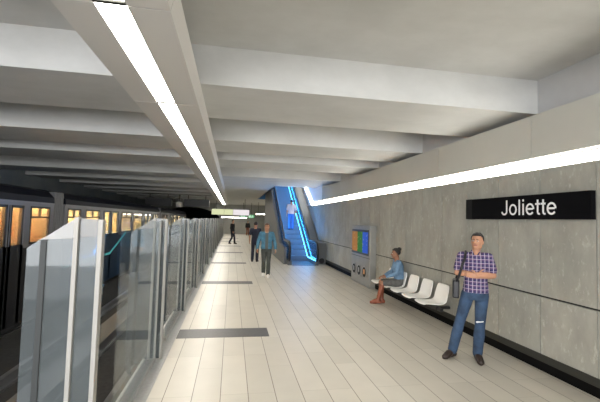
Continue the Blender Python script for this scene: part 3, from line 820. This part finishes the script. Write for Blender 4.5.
def person(label, loc, rz, J, look=(0, 0), mats=None, garments=None, voxel=.008, face=True, hair='short', H=1.0, hands=None, torso_w=1.0):
    root = thing('person', label, 'person', loc, rz)
    root.scale = (H, H, H)
    V = {k: Vector(v) for k, v in J.items()}
    mats = mats or {}
    skin = mats.get('skin', M['skin'])
    sp = [V['pelvis'], V['waist'], V['chest'], V['neck']]
    sh = (V['shL']-V['shR']).normalized(); hp = (V['hipL']-V['hipR']).normalized()
    def torso(bm, inf, lo=0, hi=1):
        up = (V['neck']-V['pelvis']).normalized()
        st = [(-.10, .145, .105, 0), (0, .165, .115, 0), (.10, .155, .108, 0), (.20, .143, .100, .3), (.32, .158, .110, .7), (.43, .175, .115, 1), (.50, .165, .095, 1), (.55, .10, .075, 1), (.585, .06, .06, 1)]
        out = []
        tot = .585
        for h, a, b, m_ in st:
            if h < lo or h > hi: continue
            t = max(h, 0)/tot*3
            i = min(int(t), 2); f = t-i
            c = sp[i].lerp(sp[i+1], f) if h >= 0 else sp[0]+up*h
            sd = hp.lerp(sh, m_).normalized()
            tang = (sp[i+1]-sp[i]).normalized(); fw = tang.cross(sd).normalized()
            out.append((c, sd*(a*torso_w+inf), fw*(b+inf)))
        rings(bm, out, 20)
    def leg(bm, s, inf, t0=0., t1=1., flare=0.):
        h, k, a = V['hip'+s], V['knee'+s], V['ank'+s]
        cap(bm, h, k, .082+inf, .056+inf); 
        m_ = k.lerp(a, .35)
        cap(bm, k, m_, .056+inf, .055+inf+flare*.5)
        e = k.lerp(a, t1); cap(bm, m_, e, .055+inf+flare*.5, .040+inf+flare)
    def foot(bm, s, inf):
        a, t = V['ank'+s], V['toe'+s]
        hl = a+(a-t).normalized()*.045; hl.z = t.z+.012
        d = (t-a); d.z = 0; d.normalize(); a2 = Vector((a.x, a.y, t.z+.035))
        cap(bm, a, hl+Vector((0, 0, .0)), .036+inf, .030+inf); cap(bm, hl, t, .030+inf, .026+inf)
        cap(bm, a+Vector((0, 0, -.01)), a2+d*.08, .036+inf, .033+inf); sdv = Vector((-d.y, d.x, 0))
        cap(bm, a2+d*.07+sdv*.012, t+sdv*.018-d*.02, .030+inf, .022+inf); cap(bm, a2+d*.07-sdv*.012, t-sdv*.014-d*.02, .030+inf, .022+inf)
    def arm(bm, s, inf, t_end=2.0):
        a, e, w = V['sh'+s], V['el'+s], V['wr'+s]
        nk = V['neck'].lerp(V['chest'], .35)
        cap(bm, nk.lerp(a, .45), a, .058+inf, .056+inf)
        if t_end <= 1: cap(bm, a, a.lerp(e, t_end), .056+inf, .050+inf+.006)
        else:
            cap(bm, a, e, .056+inf, .040+inf)
            q = e.lerp(w, t_end-1); m_ = e.lerp(q, .3)
            cap(bm, e, m_, .041+inf, .043+inf); cap(bm, m_, q, .043+inf, .029+inf)
    # ---- body
    bm = bmesh.new(); torso(bm, 0)
    for s in 'LR':
        leg(bm, s, 0); foot(bm, s, 0); arm(bm, s, 0)
        hs = (hands or {}).get(s)
        if hs: hand(bm, V['wr'+s], *hs)
        else:
            d = (V['wr'+s]-V['el'+s]); hand(bm, V['wr'+s], d, Vector((-1 if s == 'L' else 1, .3, 0)), Vector((0, -1, 0)), .55)
    hc = V['head']; Rm = Matrix.Rotation(R(look[0]), 3, 'Z') @ Matrix.Rotation(R(look[1]), 3, 'X')
    def hd(x, y, z): return hc+Rm @ Vector((x, y, z))
    cap(bm, V['neck']-Vector((0, 0, .03)), hd(0, .02, -.055), .060, .052)
    ball(bm, hd(0, .012, .035), .1, .76, .93, .86, Rm, 18)       # cranium
    ball(bm, hd(0, -.018, -.025), .1, .69, .70, .80, Rm, 18)     # face
    ball(bm, hd(0, -.045, -.082), .1, .40, .36, .30, Rm, 14)     # chin / jaw
    cap(bm, hd(-.045, -.01, -.07), hd(-.01, -.055, -.092), .026, .022); cap(bm, hd(.045, -.01, -.07), hd(.01, -.055, -.092), .026, .022)
    cap(bm, hd(0, -.083, .012), hd(0, -.103, -.027), .010, .014, 8)   # nose
    cap(bm, hd(-.012, -.090, -.03), hd(.012, -.090, -.03), .010, .010, 8)
    cap(bm, hd(-.042, -.072, .026), hd(.042, -.072, .026), .013, .013, 8)  # brow
    for sx in (-1, 1): ball(bm, hd(sx*.076, .012, -.012), .03, .32, .62, 1.0, Rm, 10)
    body = remesh('body', bm, skin, root, voxel, 3)
    if face:
        for sx in (-1, 1):
            bm = bmesh.new(); ball(bm, hd(sx*.030, -.078, .004), .0125, 1, .55, .62, Rm, 10, 0); ball(bm, hd(sx*.030, -.0845, .004), .0062, 1, .5, 1, Rm, 8, 1)
            obj('eye', bm, [M['eye'], M['iris']], root, True)
            bm = bmesh.new(); cap(bm, hd(sx*.014, -.086, .026), hd(sx*.048, -.074, .028), .0045, .0035, 8); obj('eyebrow', bm, mats.get('hair', M['hair']), root, True)
        bm = bmesh.new(); cap(bm, hd(-.022, -.082, -.058), hd(0, -.088, -.057), .006, .0075, 8); cap(bm, hd(.022, -.082, -.058), hd(0, -.088, -.057), .006, .0075, 8)
        obj('mouth', bm, M['lip'], root, True)
    # ---- hair
    bm = bmesh.new()
    res = bmesh.ops.create_uvsphere(bm, u_segments=28, v_segments=20, radius=1)
    kill = []
    for f in bm.faces:
        c = f.calc_center_median()
        line = .50 if c.y < -.45 else (.50-(c.y+.45)*1.25 if c.y < .40 else -.62)
        if c.z < line: kill.append(f)
    bmesh.ops.delete(bm, geom=kill, context='FACES')
    for v in bm.verts:
        n_ = 1+.03*math.sin(9*v.co.x+5*v.co.z)*math.cos(8*v.co.y)
        v.co = hd(v.co.x*.086*n_, .014+v.co.y*.103*n_, .036+v.co.z*.100*n_)
    ho = obj('hair', bm, mats.get('hair', M['hair']), root, True)
    sm = ho.modifiers.new('s', 'SOLIDIFY'); sm.thickness = .014; sm.offset = -1
    if hair == 'bun':
        bm = bmesh.new(); ball(bm, hd(0, .085, .105), .048, 1, 1, .95, Rm, 14); obj('hair_bun', bm, mats.get('hair', M['hair']), ho, True)
    # ---- clothes
    for gname, kind, m_, kw in garments:
        bm = bmesh.new()
        if kind == 'top':
            torso(bm, kw.get('inf', .016), kw.get('lo', -.06), kw.get('hi', .56))
            if 'sleeve' in kw:
                for s in 'LR': arm(bm, s, kw.get('sinf', .014), kw['sleeve'])
            q = remesh(gname, bm, m_, root, voxel, 4)
            if 'open' in kw:
                b3 = bmesh.new(); b3.from_mesh(q.data)
                bmesh.ops.delete(b3, geom=[f for f in b3.faces if abs(f.calc_center_median().x) < kw['open'] and f.normal.y < -.2 and f.calc_center_median().z > .8], context='FACES')
                b3.to_mesh(q.data); b3.free()
        elif kind == 'collar':
            c = V['neck']+Vector((0, 0, .0))
            for sx in (-1, 1):
                rings(bm, [(c+Vector((sx*.015, -.095, -.055)), Vector((.012, 0, 0)), Vector((0, .008, .008))), (c+Vector((sx*.055, -.045, .022)), Vector((.014, 0, .014)), Vector((0, .016, .004))), (c+Vector((sx*.045, .05, .035)), Vector((.012, 0, .016)), Vector((0, .014, 0))), (c+Vector((0, .068, .035)), Vector((0, .012, .016)), Vector((0, .008, 0)))], 8)
            obj(gname, bm, m_, root, True)
        elif kind == 'legs':
            torso(bm, kw.get('inf', .014), -.2, kw.get('hi', .12))
            for s in 'LR': leg(bm, s, kw.get('linf', .014), 0, kw.get('to', .97), kw.get('flare', .018))
            remesh(gname, bm, m_, root, voxel, 4)
        elif kind == 'skirt':
            torso(bm, .016, -.2, .14)
            for s in 'LR': cap(bm, V['hip'+s], V['hip'+s].lerp(V['knee'+s], .88), .098, .078)
            cap(bm, (V['hipL']+V['hipR'])/2, V['hipL'].lerp(V['kneeL'], .8).lerp(V['hipR'].lerp(V['kneeR'], .8), .5), .09, .07)
            remesh(gname, bm, m_, root, voxel, 4)
        elif kind == 'shoes':
            for s in 'LR':
                b2 = bmesh.new(); foot(b2, s, .011)
                if kw.get('shaft'):
                    cap(b2, V['ank'+s], V['ank'+s].lerp(V['knee'+s], .45), .044, .059); cap(b2, V['ank'+s].lerp(V['knee'+s], .45), V['ank'+s].lerp(V['knee'+s], kw['shaft']), .059, .060)
                remesh(gname, b2, m_, root, voxel, 3)
            bm.free()
    return root

STAND = dict(pelvis=(0, 0, .95), waist=(0, .0, 1.13), chest=(0, .0, 1.33), neck=(0, .01, 1.52), head=(0, -.02, 1.675),
             hipL=(.088, 0, .91), hipR=(-.088, 0, .91), kneeL=(.10, -.02, .50), kneeR=(-.10, -.02, .50), ankL=(.105, .03, .09), ankR=(-.105, .03, .09),
             toeL=(.13, -.145, .032), toeR=(-.13, -.145, .032), shL=(.185, .01, 1.455), shR=(-.185, .01, 1.455),
             elL=(.25, .03, 1.17), elR=(-.25, .03, 1.17), wrL=(.26, -.06, .92), wrR=(-.26, -.06, .92))

# standing man with crossed arms
J = dict(STAND)
J.update(pelvis=(.02, 0, .96), waist=(.02, 0, 1.13), chest=(.015, 0, 1.33), neck=(.012, .01, 1.515), head=(.035, -.02, 1.672),
         hipL=(.10, 0, .92), hipR=(-.08, 0, .92), kneeL=(.075, -.03, .51), kneeR=(-.19, -.02, .51), ankL=(.05, .03, .09), ankR=(-.28, .03, .09),
         toeL=(.08, -.15, .032), toeR=(-.385, -.11, .032), shL=(.180, .01, 1.455), shR=(-.165, .01, 1.455),
         elL=(.235, -.085, 1.215), elR=(-.225, -.085, 1.225), wrL=(.03, -.205, 1.205), wrR=(.03, -.175, 1.225))
# local -Y is his front
MAN = person('dark-haired man in plaid shirt and jeans standing arms crossed by the concrete wall', (3.425, 4.87, 0), R(-31), J, look=(-20, -6),
       mats=dict(skin=M['skin'], hair=M['hair']), voxel=.0065, H=1.0, torso_w=.96,
       hands=dict(L=((-1, -.02, .10), (0, 1, 0), (0, 0, 1), .35), R=((1, -.02, .02), (0, 1, 0), (0, 0, 1), .35)),
       garments=[('shirt', 'top', M['plaid'], dict(lo=-.06, hi=.56, sleeve=.72, inf=.016, sinf=.012)), ('collar', 'collar', M['plaid'], {}),
                 ('jeans', 'legs', M['denim'], dict(to=.97, flare=.014, linf=.012)), ('shoe', 'shoes', M['shoe'], {})])
bm = bmesh.new()
kn = Vector(J['kneeL'])
cap(bm, kn+Vector((-.045, -.058, .05)), kn+Vector((.035, -.062, .065)), .012, .007, 8)
ob = obj('knee_rip', bm, M['denim_light'], MAN, True); ob['label'] = 'pale torn patch on the knee'

# shoulder bag
t = thing('shoulder_bag', 'small black shoulder bag hanging at the hip of the man in plaid', 'bag', (3.425, 4.87, 0), R(-31))
t.scale = (1, 1, 1)
bm = bmesh.new(); box(bm, -.285, -.195, -.10, .10, .86, 1.12); obj('pouch', bm, M['bag'], t, bevel=.02)
bm = bmesh.new(); pts = [(-.235, -.09, 1.10), (-.20, -.145, 1.20), (-.165, -.150, 1.33), (-.125, -.115, 1.45), (-.115, -.01, 1.525), (-.12, .09, 1.47), (-.17, .15, 1.33), (-.235, .10, 1.10)]
tube(bm, pts, .017, 8); obj('strap', bm, M['bag'], t, True)

# seated woman (local -Y is her front)
JS = dict(pelvis=(0, 0, .52), waist=(0, -.01, .68), chest=(0, -.035, .87), neck=(0, -.06, 1.03), head=(0, -.095, 1.18),
          hipL=(.08, -.02, .50), hipR=(-.08, -.02, .50), kneeL=(.07, -.40, .49), kneeR=(-.045, -.42, .50), ankL=(.045, -.50, .10), ankR=(-.02, -.40, .10),
          toeL=(.04, -.66, .035), toeR=(-.03, -.56, .035), shL=(.155, -.05, .975), shR=(-.155, -.05, .975), elL=(.20, -.12, .74), elR=(-.20, -.12, .74),
          wrL=(.085, -.33, .635), wrR=(-.075, -.34, .645))
person('woman with dark bun in blue shirt and grey skirt sitting on the white seats', (3.945, 8.40, 0), R(-101), JS, look=(-10, 2),
       mats=dict(skin=M['skinf'], hair=M['hair']), voxel=.008, hair='bun', torso_w=.84,
       hands=dict(L=((-.3, -.9, -.25), (0, 0, -1), (-1, 0, 0), .4), R=((.3, -.9, -.25), (0, 0, -1), (1, 0, 0), .4)),
       garments=[('shirt', 'top', M['denimshirt'], dict(lo=-.02, hi=.56, sleeve=1.9, inf=.014, sinf=.010)), ('skirt', 'skirt', M['greyskirt'], {}),
                 ('boot', 'shoes', M['boot'], dict(shaft=.86))])

# walking poses
def walk(st=.25, sw=.16):
    j = dict(STAND)
    j.update(hipL=(.085, -.01, .90), hipR=(-.085, .01, .90), kneeL=(.08, -.13, .50), kneeR=(-.08, -.02, .48), ankL=(.075, -st*.55, .10), ankR=(-.075, st*.65, .14),
             toeL=(.085, -st*.55-.17, .045), toeR=(-.085, st*.65-.15, .035), elL=(.25, .08, 1.18), wrL=(.25, sw*.3, .93), elR=(-.25, .02, 1.17), wrR=(-.26, -sw, .93))
    return j
jw = walk(.22)
jw.update(elL=(.275, .04, 1.19), elR=(-.275, .04, 1.19), wrL=(.305, -.07, .95), wrR=(-.305, -.10, .95))
person('man in open blue jacket and grey trousers walking towards us before the escalator', (1.16, 12.5, 0), R(-4), jw, look=(6, 3),
       mats=dict(hair=M['hairbrown']), voxel=.009, H=.98,
       garments=[('undershirt', 'top', M['greyshirt'], dict(lo=-.02, hi=.55, inf=.016)), ('jacket', 'top', M['bluejacket'], dict(lo=-.04, hi=.55, sleeve=1.93, inf=.034, sinf=.020, open=.05)),
                 ('trousers', 'legs', M['darktrouser'], dict(to=.97, flare=.012)), ('shoe', 'shoes', M['whiteshoe'], {})])
person('person in dark navy clothes standing behind the man in the blue jacket', (1.06, 16.9, 0), R(170), STAND, face=False, voxel=.012,
       mats=dict(hair=M['hair']), H=.99,
       garments=[('shirt', 'top', M['navy'], dict(lo=-.05, sleeve=.7, inf=.02)), ('trousers', 'legs', M['navy'], dict(flare=.01)), ('shoe', 'shoes', M['blackcloth'], {})])
person('person in black jacket and blue jeans walking on the far platform below the pale sign', (.08, 28.5, 0), R(60), walk(.30), face=False, voxel=.013,
       garments=[('jacket', 'top', M['blackcloth'], dict(lo=-.05, sleeve=1.9, inf=.03, sinf=.02)), ('jeans', 'legs', M['navy'], dict(flare=.01)), ('shoe', 'shoes', M['shoe'], {})])
person('tiny dark-dressed person standing at the far end wall', (1.82, 43.5, 0), R(10), STAND, face=False, voxel=.016, H=.93,
       garments=[('jacket', 'top', M['blackcloth'], dict(lo=-.05, sleeve=1.9, inf=.03, sinf=.02)), ('trousers', 'legs', M['boot'], dict(flare=.01)), ('shoe', 'shoes', M['shoe'], {})])
ymn = 19.5-15.8
zst = math.floor((ymn-.35)/.405)*.405+.35; zst = max(0, zst-YR+.4)*TH+.018
jr = dict(STAND); jr.update(ankL=(.09, .03, .09), ankR=(-.09, .03, .09), toeL=(.10, -.14, .032), toeR=(-.10, -.14, .032))
person('man in pale shirt and blue jeans riding up the escalator with his back turned', (3.05, 19.5, zst), R(180), jr, face=False, voxel=.012, H=.87,
       garments=[('shirt', 'top', M['paleshirt'], dict(lo=-.05, sleeve=.8, inf=.03, sinf=.025)), ('jeans', 'legs', M['bluejeans'], dict(flare=.012)), ('shoe', 'shoes', M['shoe'], {})])

# ------------------------------------------------------------------ lights, world, camera
def area(name, loc, size, size_y, energy, col=(1, 1, 1), rot=(0, 0, 0)):
    l = bpy.data.lights.new(name, 'AREA'); l.shape = 'RECTANGLE'; l.size = size; l.size_y = size_y; l.energy = energy; l.color = col
    o = bpy.data.objects.new(name, l); COL.objects.link(o); o.location = loc; o.rotation_euler = rot
    return o
area('added_rear_fill', (-4.3, YB+.3, 1.7), 9.6, 3.2, 700, (.97, .98, 1.0), (PI/2, 0, 0))  # added fill behind the camera to brighten beam faces and ceiling
area('shaft_daylight', (3.2, 25.5, 7.4), 2.0, 11, 25, (.92, .96, 1.0))
area('escalator_light_right', (3.60, 20.6, 2.25), 8.5, .06, 40, (.05, .36, 1.0), (0, 0, 0))
area('escalator_left_fill', (2.46, 20.6, 2.25), 8.5, .06, 75, (.05, .36, 1.0), (0, 0, 0))  # added blue fill towards the wall; no light strip on this side

for nm_, sx_ in (('escalator_light_right', -1), ('escalator_left_fill', 1)):
    ob = bpy.data.objects[nm_]
    ex = Vector((0, math.cos(math.atan(TH)), math.sin(math.atan(TH)))); ez = -Vector((sx_, 0, 0)); ey = ez.cross(ex)
    ob.matrix_world = Matrix(((ex.x, ey.x, ez.x, ob.location.x), (ex.y, ey.y, ez.y, ob.location.y), (ex.z, ey.z, ez.z, ob.location.z), (0, 0, 0, 1)))
w = bpy.data.worlds.new('World'); SC.world = w; w.use_nodes = True
bg = w.node_tree.nodes['Background']; bg.inputs[0].default_value = (.95, .97, 1.0, 1); bg.inputs[1].default_value = 1.6

cam = bpy.data.cameras.new('Camera'); co = bpy.data.objects.new('Camera', cam); COL.objects.link(co)
cam.sensor_fit = 'HORIZONTAL'; cam.sensor_width = 36; cam.lens = 375.85/600*36; cam.clip_end = 300; cam.clip_start = .05
rt = Vector((0.9835928, -0.17797088, 0.02952247)); up = Vector((-0.03818447, -0.04544309, 0.99823688)); fw = Vector((0.1763155, 0.98298591, 0.05149322))
m4 = Matrix((( rt.x, up.x, -fw.x, 0), (rt.y, up.y, -fw.y, 0), (rt.z, up.z, -fw.z, 1.9), (0, 0, 0, 1)))
co.matrix_world = m4
SC.camera = co
SC.view_settings.view_transform = 'Standard'; SC.view_settings.look = 'None'; SC.view_settings.gamma = 1
SC.view_settings.use_curve_mapping = False
SC.view_settings.exposure = 1.1
